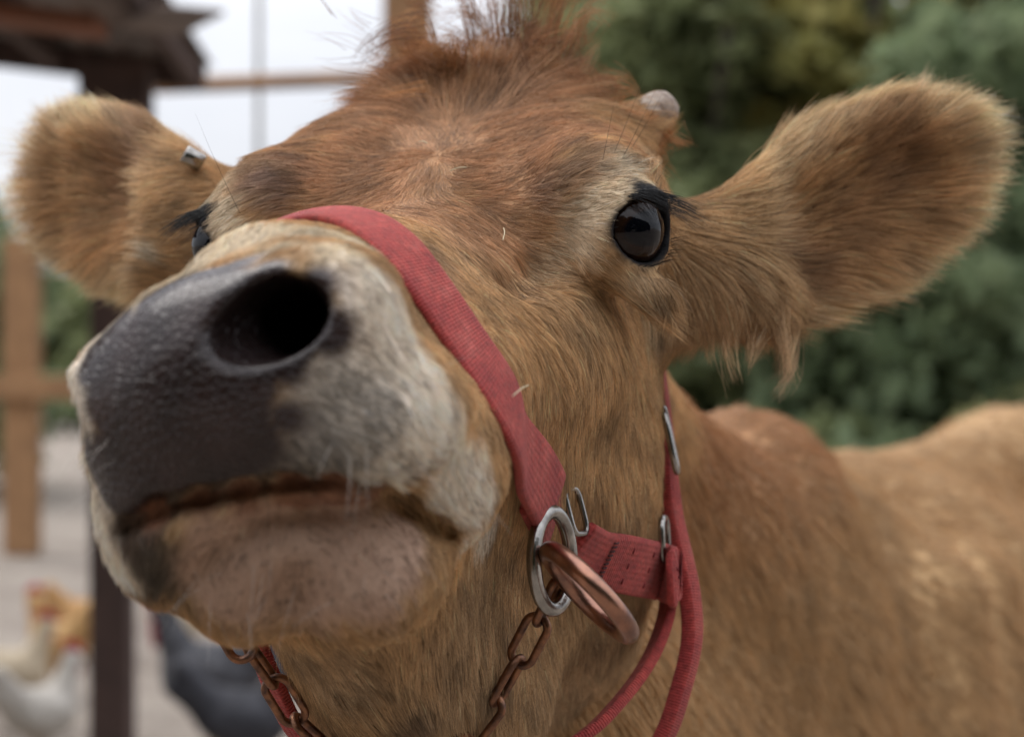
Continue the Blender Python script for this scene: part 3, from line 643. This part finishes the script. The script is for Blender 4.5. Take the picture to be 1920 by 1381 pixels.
# short coat of the neck and body
bcen=BP[BQ].mean(1); bn=np.cross(BP[BQ[:,2]]-BP[BQ[:,0]],BP[BQ[:,3]]-BP[BQ[:,1]]); ba=np.linalg.norm(bn,axis=1); vb=(bcen[:,2]>.75)&(bcen[:,0]>-.12)&((bn*(np.array([0,0,CAMH])-bcen)).sum(1)>-.35*ba*2)
pr=ba*vb/np.maximum(bcen[:,1],1)**2; pr/=pr.sum(); nf=int(130000*FUR); fi=rng.choice(len(BQ),nf,p=pr); a,b,c,d=[BP[BQ[fi,k]] for k in range(4)]; s_,t_=rng.random((2,nf,1))
P=a*(1-s_)*(1-t_)+b*s_*(1-t_)+c*s_*t_+d*(1-s_)*t_; N=BN[BQ[fi,0]]; D=BD*.8-BZ*.7+.10*np.stack([wob(P,9,i) for i in range(3)],1); D=D-N*(D*N).sum(1)[:,None]; D/=np.linalg.norm(D,axis=1)[:,None]
pts,tt=strands(P,N,D,np.full(nf,.020),np.full(nf,.26),4,.4,.16)
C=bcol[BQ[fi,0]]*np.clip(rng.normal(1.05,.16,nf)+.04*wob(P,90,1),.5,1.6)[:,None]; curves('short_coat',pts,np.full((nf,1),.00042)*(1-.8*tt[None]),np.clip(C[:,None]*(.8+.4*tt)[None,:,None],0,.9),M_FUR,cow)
# forelock on the poll: locks of long hair, some standing straight up
def locks(name,specs):
    A=[];R=[];CC=[]; K=10; tt=np.linspace(0,1,K)
    for b0,t0,nl,cnt,spread,flare,c,curl in specs:
        for _ in range(nl):
            base=b0+rng.normal(size=3)*spread; v=(t0-b0)*rng.uniform(.65,1.15)+rng.normal(size=3)*flare*np.linalg.norm(t0-b0); ln=np.linalg.norm(v); q=rng.normal(size=3)*curl*ln
            sp=rng.normal(size=(cnt,3)); w=np.clip(rng.normal(1,.12,(cnt,1)),.5,1.3); own=rng.normal(size=(cnt,3))*.06*ln
            X=base+sp[:,None]*(.0040*(1-tt*.70))[None,:,None]+v[None,None]*(tt[None,:,None]*w[:,:,None])+q[None,None]*(tt*(1-tt)*2)[None,:,None]+own[:,None]*(tt**2)[None,:,None]
            X=X+np.array([0,0,-.35*ln])*(tt**2.2)[None,:,None]*(0 if curl<.1 else 1)
            A.append(X); R.append(np.full((cnt,1),.000115)*(1-.8*tt[None]**2)); CC.append((np.array(c)*rng.uniform(.7,1.25)*np.clip(rng.normal(1,.2,(cnt,1)),.4,1.8))[:,None]*(.7+.6*tt)[None,:,None])
    return curves(name,np.concatenate(A),np.concatenate(R),np.clip(np.concatenate(CC),0,.9),M_FUR,cow)
TU=[]
def tf(x0,y0,x1,y1,Y0,Y1,nl,cnt,spread=.006,flare=.18,c=DRED,curl=.25): TU.append((W(x0,y0,Y0),W(x1,y1,Y1),nl,int(cnt*max(FUR,.4)),spread,flare,c,curl))
A_=(.35,.16,.065);B_=(.46,.23,.09);D_=(.17,.075,.035)  # forelock browns; the darker ones have the shadow behind the hairline painted in
for x0,y0,x1,y1,nl,fl,c in ((905,110,872,-70,3,.05,A_),(955,105,942,-110,3,.03,A_),(985,110,1002,-110,2,.04,D_),(1005,115,1055,-90,3,.06,A_),(1025,120,1090,-70,2,.06,B_),(1040,120,1150,-20,1,.06,A_),(925,110,912,-60,1,.08,B_)): tf(x0,y0,x1,y1,.950,.950,nl*2,13,.0040,fl*1.6,c,.05)
for x0,y0,x1,y1,nl,fl,c in ((830,150,745,75,12,.3,B_),(800,150,710,115,12,.3,A_),(770,165,690,150,12,.3,DRED),(740,190,670,195,10,.3,A_),(850,130,790,70,10,.35,B_),(890,130,860,70,9,.35,A_),(920,150,880,90,9,.4,B_),(950,140,960,85,12,.4,DRED),(1000,150,1040,95,12,.4,A_),(1040,155,1090,130,10,.3,DRED),(1080,165,1125,150,8,.25,A_),(1100,185,1150,180,6,.2,B_),
    (850,150,815,215,9,.3,B_),(950,150,950,205,9,.35,D_),(1030,160,1070,205,9,.3,A_),(780,180,700,220,9,.3,B_),(900,150,860,205,9,.35,D_),(1080,180,1120,215,8,.3,A_),(1000,170,990,215,8,.35,B_),(870,170,800,150,8,.4,B_),(980,170,1060,150,8,.4,A_)): tf(x0,y0,x1,y1,.945,.95,nl,26,.010,fl,c,.4)
for x0,y0,x1,y1 in ((700,70,640,40),(1060,100,1120,60),(730,120,650,85),(720,150,650,155)): tf(x0,y0,x1,y1,.95,.95,3,4,.01,.2,A_,.09)
locks('forelock',TU)
# long hair under the root of the nearer ear, and hair round both horn buds
TU=[]
for x0,y0,x1,y1,nl in ((1440,600,1440,670,5),(1350,575,1360,630,4),(1310,550,1310,625,4),(1290,520,1290,600,7),(1330,440,1345,560,9),(1380,440,1400,560,9),(1420,480,1450,600,9)): tf(x0,y0,x1,y1,.895 if x0<1390 else .905,.895,nl,34,.006,.13,(.54,.36,.20),.3)
for x0,y0,x1,y1 in ((1170,235,1200,200),(1190,265,1245,262),(1205,255,1245,290),(1150,215,1200,190)): tf(x0,y0,x1,y1,.925,.918,6,16,.005,.18,(.42,.19,.075),.12)
locks('ear_root_hair',TU)
# eyelashes and the black hair of the lids
TU=[]; K=8
def lashes():
    A=[];R=[]
    for s,e in zip((-1,1),EYEC):
        d,ax,up=EYED(s)
        for low in(0,1):
            for i in range(int(150 if not low else 40)):
                a=rng.uniform(-.45,1.2); x=-a*.019; y=(.0150*math.cos(a*1.15)+.002)*(1 if not low else -1)
                b=e+ax*x+up*y+d*math.sqrt(max(.0232**2-x*x-y*y,1e-6)); ln=rng.uniform(.010,.021)*(1 if not low else .45)
                back=-ax*(.55+.5*a*0)+HR*s*.5
                v=nz(d*.75+back*.75-up*.40*(1 if not low else -1)+rng.normal(size=3)*.12); tt=np.linspace(0,1,K)
                A.append(b[None]+v[None]*tt[:,None]*ln+((-up*.25 if not low else -up*.2)-ax*.10)[None]*(tt**2)[:,None]*ln); R.append(.00011*(1-.85*tt))
    A=np.array(A);R=np.array(R); curves('eyelash',A,R,np.full((len(A),K,3),.008),M_FUR,cow)
lashes()
# whiskers and the long feeler hairs over the eye
A=[];R=[];CC=[]
def hair(p,v,ln,c,r=.00011,g=.2):
    tt=np.linspace(0,1,8); A.append(p[None]+nz(v)[None]*tt[:,None]*ln+np.array([0,0,-g*ln])[None]*(tt**2)[:,None]); R.append(r*(1-.8*tt)); CC.append(np.tile(c,(8,1)))
for i in range(60):
    l=random.choice([(random.uniform(330,780),random.uniform(1040,1150)),(random.uniform(110,240),random.uniform(760,1060)),(random.uniform(600,880),random.uniform(700,950))]); p,n=hit(*l)
    if p is not None: hair(p,n+rng.normal(size=3)*.35+np.array([0,0,-.3]),random.uniform(.010,.028),(.62,.56,.5) if random.random()<.7 else (.05,.04,.03),.00007)
for x,y,dx,dy,ln in ((1150,290,.35,-1,.035),(1165,300,.45,-1,.032),(1180,285,.5,-1,.03),(1130,300,.15,-1,.03),(1260,340,.8,.45,.035),(450,400,-.5,-1,.045)):
    p,n=hit(x,y)
    if p is not None: hair(p,np.array([dx,0,-dy])+n*.5,ln,(.02,.015,.015),.00010,-.1)
curves('whisker',np.array(A),np.array(R),np.array(CC),M_FUR,cow)
# ---------------------------------------------------------------- ground
def grid(x0,x1,y0,y1,nx,ny,zf):
    X,Y=np.meshgrid(np.linspace(x0,x1,nx),np.linspace(y0,y1,ny),indexing='ij'); V=np.stack([X,Y,zf(X,Y)],-1).reshape(-1,3)
    i=np.arange((nx-1)*(ny-1)); a=(i//(ny-1))*ny+i%(ny-1); return V,np.stack([a,a+ny,a+ny+1,a+1],1)
t=NT('dirt'); v=t.obj(); c=t.ramp(t.noise(.8,6,.6,vec=v),[(.3,(.25,.20,.165)),(.5,(.34,.285,.235)),(.7,(.42,.36,.30))]); f=t.noise(22,6,.7,vec=v)
c2=t.n('HueSaturation',{'Color':c,'Value':t.n('MapRange',{0:f,1:.3,2:.7,3:.7,4:1.3}).outputs[0]}).outputs[0]; t.set(Base_Color=c2,Roughness=.95); t.bump(f,.04); M_DIRT=t.m
V,Fc=grid(-150,150,-150,300,120,160,lambda X,Y:0*X); V[:,2]+=.06*wob(V*np.array([1,1,0]),.7,2)*sm((np.hypot(V[:,0],V[:,1]-1.5)-3)/4)-.02
tag(mesh('ground',V,Fc,M_DIRT),kind='structure')
# ---------------------------------------------------------------- shelter, posts and rails
M_WOOD=simple('weathered_wood',(.34,.185,.085),(.24,.13,.06),7,.85,.002,bscale=60); M_DARK=simple('dark_wood',(.085,.050,.040),(.055,.034,.028),9,.9,.002,bscale=60)
M_MET=simple('rusted_sheet',(.19,.14,.115),(.11,.085,.075),5,.6,.001,.3); M_PIPE=simple('grey_pipe',(.20,.18,.155),(.13,.12,.10),12,.5,0,.5)
M_BRN=simple('brown_board',(.26,.10,.055),(.18,.08,.045),6,.9,.002)
sh=empty('shelter',(-1.9,4.6,0)); tag(sh,'dark open shelter with a ribbed metal roof on a dark post','shelter')
def sub(o,root): o.parent=root; o.matrix_parent_inverse=Matrix.Translation(-Vector(root.location)); return o
def xr(Y): return -.905+(5.5-Y)*.062
nx,ny=150,14; V=[];Fc=[]
for j in range(ny+1):
    Y=5.62-j*.24; xe=xr(Y)
    for i in range(nx+1): x=xe-i*.022; V.append((x,Y,2.175+.009*math.sin(i*1.35)+.12*(-.92-x)))
for j in range(ny):
    for i in range(nx): a=j*(nx+1)+i; Fc.append((a,a+1,a+nx+2,a+nx+1))
o=mesh('roof',V,Fc,M_MET); sub(o,sh); md=o.modifiers.new('s','SOLIDIFY'); md.thickness=.004
for k in range(5):
    Y0,Y1=5.5,2.4; x0=xr(5.5)-.05-k*.42; sub(MB().box(((x0+x0+.17)/2,(Y0+Y1)/2,2.125+.12*(.05+k*.42)),(.045,3.1,.07),rot=Matrix.Rotation(.055,3,'Z'),bev=.004).build('rafter',M_DARK,None,False),sh)
sub(MB().box((-1.98,5.55,2.255),(2.12,.05,.085),rot=Matrix.Rotation(.12,3,'Y'),bev=.004).build('fascia',M_DARK,None,False),sh)
sub(MB().box((-1.75,4.5,2.175),(1.5,.16,.04),rot=Matrix.Rotation(.12,3,'Y'),bev=.004).build('crossbeam',M_BRN,None,False),sh)
sub(MB().box((-1.14,5.25,1.05),(.112,.112,2.14),bev=.006).build('post',M_DARK,None,False),sh)
sub(MB().box((-2.9,5.25,1.15),(.112,.112,2.35),bev=.006).build('post',M_DARK,None,False),sh)
sub(MB().box((-1.13,5.25,2.03),(.20,.10,.20),bev=.006).build('bracket',M_DARK,None,False),sh)
m=MB().box(W(318,38,4.3),(.16,.30,.012),rot=Matrix.Rotation(.5,3,'Z'),bev=.002); sub(m.build('flashing',M_MET,None,False),sh)
pg=empty('pergola',(-.45,6.2,0)); tag(pg,'tall brown timber post carrying a thin crossbar behind the cow\'s head','post')
sub(MB().box((-.345,6.1,1.6),(.155,.155,3.4),bev=.008).build('post',M_WOOD,None,False),pg)
a=W(290,162,6.0); b=W(790,143,6.12); m=MB(); m.tube([a,b],[.026,.026],4); sub(m.build('crossbar',M_WOOD,None,False),pg)
o=MB().tube([(-.965,7.0,0),(-.965,7.0,1.3),(-.965,7.0,3.6)],.011,10).build('pipe',M_PIPE); tag(o,'thin grey upright pipe seen against the pale sky','pipe')
fe=empty('fence',(-3.4,12.5,0)); tag(fe,'orange-brown timber fence with one rail and a square post','fence')
for x in (-3.33,-6.6,-9.9): sub(MB().box((x,12.5,1.06),(.22,.2,2.15),bev=.01).build('post',M_WOOD,None,False),fe)
sub(MB().box((-6.0,12.36,1.12),(7.6,.06,.16),bev=.008).build('rail',M_WOOD,None,False),fe);
# ---------------------------------------------------------------- trees, bushes and the far wood
def leafmat(name,a,b,c):
    t=NT(name); at=t.n('Attribute',attribute_name='tone'); cl=t.ramp(at.outputs['Fac'],[(.1,a),(.5,b),(.95,c)]); t.set(Base_Color=cl,Roughness=.6,Specular_IOR_Level=.25); tr=t.n('BsdfTranslucent',{'Color':cl}); mxs=t.n('MixShader',{0:.5,1:t.b.outputs[0],2:tr.outputs[0]}); t.t.links.new(mxs.outputs[0],t.t.nodes['Material Output'].inputs['Surface']); return t.m
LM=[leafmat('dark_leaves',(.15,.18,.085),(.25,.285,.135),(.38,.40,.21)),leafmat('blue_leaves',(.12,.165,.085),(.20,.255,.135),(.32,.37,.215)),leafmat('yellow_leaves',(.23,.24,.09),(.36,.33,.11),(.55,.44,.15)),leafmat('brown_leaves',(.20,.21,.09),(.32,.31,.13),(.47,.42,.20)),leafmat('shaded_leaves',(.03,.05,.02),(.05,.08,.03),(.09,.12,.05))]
M_BARK=simple('bark',(.09,.07,.055),(.05,.04,.03),9,.9,.01)
def leaves(C,R,nclump,per,size,hole=.0):
    C=np.array(C);R=np.array(R); u=rng.normal(size=(nclump,3)); u/=np.linalg.norm(u,axis=1)[:,None]; cc=C+u*R*(rng.random((nclump,1))**.45); cr=rng.uniform(.22,.50,nclump)*R.mean()
    q=rng.normal(size=(nclump,per,3)); q/=np.linalg.norm(q,axis=2)[:,:,None]; P=(cc[:,None]+q*cr[:,None,None]*(rng.random((nclump,per,1))**.5)*np.array([1,1,.75])).reshape(-1,3)
    tone=(np.repeat(rng.normal(.5,.13,nclump),per)+rng.normal(0,.12,len(P))); n=len(P)
    a=rng.normal(size=(n,3)); a/=np.linalg.norm(a,axis=1)[:,None]; b=np.cross(a,rng.normal(size=(n,3))); b/=np.linalg.norm(b,axis=1)[:,None]; s=size*rng.uniform(.6,1.4,(n,1))
    V=np.stack([P-a*s,P-b*s*.45+np.cross(a,b)*s*.12,P+a*s,P+b*s*.45+np.cross(a,b)*s*.12],1).reshape(-1,3); return V,np.arange(n*4).reshape(-1,4),np.repeat(tone,4)
def foliage(name,blobs,mat,parent=None,origin=None):
    V=[];T=[];
    for bl in blobs: v_,f_,t_=leaves(*bl); V.append(v_);T.append(t_)
    V=np.concatenate(V); T=np.concatenate(T); o=mesh(name,V,np.arange(len(V)).reshape(-1,4),mat,None,False); at=o.data.attributes.new('tone','FLOAT','POINT'); at.data.foreach_set('value',np.clip(T,0,1).astype(np.float32))
    return sub(o,parent) if parent else o
def tree(x,y,h,r,mi,label,low=.15,n=1.0,size=.11):
    e=empty('tree',(x,y,0)); tag(e,label,'tree','trees beyond the paddock'); m=MB(); pts=[np.array((x+.12*math.sin(i*1.3),y+.1*math.cos(i),h*.85*i/6)) for i in range(7)]; m.tube(pts,[max(.16*(1-i/6.6),.03)*h/5 for i in range(7)],9)
    for i in range(7): a=i*2.4; b=pts[2+i%4]; m.tube([b,b+np.array((math.cos(a)*r*.4,math.sin(a)*r*.4,.35)),b+np.array((math.cos(a)*r*.75,math.sin(a)*r*.75,.9))],[.05,.035,.015],6)
    sub(m.build('trunk',M_BARK),e); bl=[]
    for k in range(6): a=k*2.1+x; zz=h*(low+ (1-low)*(k+.5)/6); rk=r*(1.05-.55*abs(k/5-.35)); bl.append(((x+math.cos(a)*r*.25,y+math.sin(a)*r*.25,zz),(rk,rk,h*.14),int(34*n),75,size))
    foliage('crown',bl,LM[mi],e)
tree(1.45,13.0,4.6,1.15,0,'dark green tree directly above the horn bud in the middle distance',.10)
tree(2.45,12.6,5.2,.8,2,'yellow-green tree seen above the nearer ear',.55,.35)
tree(3.9,12.0,5.4,1.5,1,'blue-green leafy tree at the picture\'s right edge',.05)
tree(2.6,11.5,2.5,1.2,1,'low blue-green tree right below the nearer ear',.05)
tree(.75,16,6.5,1.2,3,'thin olive-brown tree beside the upright forelock',.25,.55)
tree(5.8,14.5,6,1.8,0,'broad dark tree beyond the right side of the view',.05)
tree(2.3,17.5,7.0,1.7,3,'tall brownish tree rising behind the others',.10,.55)
tree(-6.6,18.5,3.6,1.9,1,'bushy green tree behind the timber fence on the left',.03)
tree(-9.5,20,4.5,2.2,0,'darker tree farther left behind the timber fence',.03)
for x,y,rx,h,mi,lab in ((1.6,10.8,.9,.95,0,'low dark shrub behind the withers of the cow'),(2.9,10.4,1.0,1.05,3,'brownish shrub above the dip of the cow\'s back'),(4.2,10.6,1.0,1.2,0,'green shrub above the hips of the cow')):
    o=foliage('shrub',[((x,y,h*.5),(rx,.7,h*.5),60,80,.07)],LM[mi]); tag(o,lab,'shrub','shrubs along the trees')
bl=[((1.5+i*2.6,27+(i%3)*1.5,3.2),(2.2,1.5,3.2),60,60,.28) for i in range(7)]+[((2.5+i*2.8,30,6.8),(2.2,1.5,2.4),22,60,.30) for i in range(6)]+[((-30+i*3.2,36,1.6),(2.4,1.5,1.7),40,50,.28) for i in range(8)]
o=foliage('woods',bl,LM[0]); tag(o,kind='stuff')
bl=[((-11+i*2.4,-5.2-(i%3)*.7,2.0),(1.9,1.0,2.3),60,60,.20) for i in range(10)]+[((-11+i*2.4,-7,4.6),(1.9,1.1,1.9),44,60,.24) for i in range(10)]  # unseen trees, added behind the camera to darken reflections and front light
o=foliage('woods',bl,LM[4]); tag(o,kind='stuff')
# ---------------------------------------------------------------- pale tub behind the cow's back
tb=empty('tub',(2.42,12.0*.98,0.0)); tag(tb,'pale bluish white tub half hidden beyond the cow\'s back','tub')
M_TUB=simple('white_plastic',(.62,.66,.74),(.5,.54,.62),3,.5)
m=MB(); m.tube([(0,0,0),(0,0,.03),(0,0,.72)],[.19,.205,.235],24); sub(m.build('shell',M_TUB),tb).matrix_parent_inverse=Matrix(); m=MB(); m.tube([(.24*math.cos(a),.24*math.sin(a),.73) for a in np.linspace(0,2*math.pi,24,endpoint=False)],.018,8,closed=True); m.build('rim',M_TUB,tb)
# ---------------------------------------------------------------- hens
M_RED=simple('comb_red',(.42,.012,.016),(.32,.01,.014),30,.6); M_BEAK=simple('beak',(.35,.22,.08),(.25,.15,.06),40,.5)
def hen_mesh():
    F=Field((-.22,-.12,-.01),(.24,.12,.44),.010)
    def E(p,r,k=.02,deg=0):
        B=rot([X3,Y3,Z3],1,deg); f,c,R=ell(p,r,B); F.apply(f,c,R,'+',k)
    def C(a,b,ra,rb,k=.02): f,c,R=cap(a,b,ra,rb); F.apply(f,c,R,'+',k)
    E((0,0,.19),(.125,.078,.082),.02,12); C((-.07,0,.21),(-.16,0,.33),.055,.028,.03); C((-.11,0,.24),(-.19,0,.28),.045,.022,.02); C((.07,0,.21),(.115,0,.32),.058,.030,.03); E((.125,0,.345),(.034,.027,.030)); E((-.01,.06,.19),(.09,.028,.05),.01); E((-.01,-.06,.19),(.09,.028,.05),.01)
    for s in(-1,1): C((.0,s*.035,.14),(.0,s*.035,.09),.035,.014,.02)
    return surface_nets(F)
HVq=hen_mesh()
hens=[]
def hen(x,y,rz,s,c1,c2,label,big=1):
    e=empty('hen',(x,y,0),rz); e.scale=(s,s,s); tag(e,label,'hen','poultry on the bare ground'); mt=simple('feathers',c1,c2,28,.8,.004,bscale=90)
    mesh('body',HVq[0],HVq[1],mt,e)
    m=MB(); m.tube([(.148,0,.345),(.175,0,.335)],[.011,.002],8); m.build('beak',M_BEAK,e)
    m=MB()
    for i in range(5): m.ball((.100+.014*i,0,.380+.010*big*math.sin(1+i*.6)),(.011,.006,.018*big),nu=8,nv=6)
    m.build('comb',M_RED,e); m=MB(); m.ball((.146,.010,.312),(.010,.006,.020*big),nu=8,nv=6); m.ball((.146,-.010,.312),(.010,.006,.020*big),nu=8,nv=6); m.build('wattle',M_RED,e)
    for s_ in(-1,1):
        m=MB(); m.tube([(0,s_*.035,.10),(0,s_*.035,.01)],.006,7)
        for a in(-.5,0,.5): m.tube([(0,s_*.035,.012),(.045*math.cos(a),s_*.035+.045*math.sin(a),.006)],[.006,.003],6)
        m.tube([(0,s_*.035,.012),(-.022,s_*.035,.006)],[.005,.003],6); m.build('leg',M_BEAK,e)
def gp(px,py): Y=CAMH*FPX/(py-690.5); return (px-960)/FPX*Y,Y
for px,py,rz,s,c1,c2,l,b in ((110,1300,2.6,1.25,(.55,.33,.13),(.42,.24,.09),'golden hen with raised tail left of the dark post',1),(20,1360,.4,1.2,(.60,.50,.36),(.45,.36,.24),'cream hen cut off by the left edge of the picture',1),(75,1450,.9,1.2,(.50,.46,.40),(.62,.58,.52),'pale grey hen lowest in the left corner',1),
    (400,1410,3.05,1.62,(.035,.035,.042),(.10,.10,.11),'dark rooster with a tall red comb right of the dark post',3.0),(455,1480,.2,1.35,(.022,.022,.028),(.06,.06,.07),'black hen between the dark rooster and the cow\'s throat',1),(350,1240,.8,1.25,(.66,.58,.46),(.52,.44,.32),'cream hen standing behind the dark rooster',1),(160,1235,.2,1.15,(.50,.28,.10),(.38,.2,.08),'orange-brown hen partly hidden by the dark post',1)):
    x,y=gp(px,py); hen(x,y,rz,s*.82,c1,c2,l,b)
# ---------------------------------------------------------------- bits of hay caught in the coat and on the halter
M_HAY=simple('hay',(.62,.54,.36),(.5,.42,.26),200,.7)
for (x0,y0,x1,y1,l) in ((585,745,600,738,None),(790,293,806,296,'tiny pale bit of hay in the forehead hair above the noseband'),(845,345,874,338,'short pale bit of hay lying under the forehead whorl'),(927,475,931,452,'upright pale bit of hay between the noseband and the near eye'),(905,765,935,738,'curved pale bit of hay caught on the edge of the noseband')):
    if not l: continue
    p,n=hit(x0,y0); q,n2=hit(x1,y1)
    if p is None or q is None: continue
    up=.007 if x0!=905 else .012
    m=MB(); m.tube(crom([p+n*up,(p+q)/2+n*(up+.0006),q+n2*up],5),.00022,6); o=m.build('hay_bit',M_HAY); tag(o,l,'hay','bits of hay on the cow')
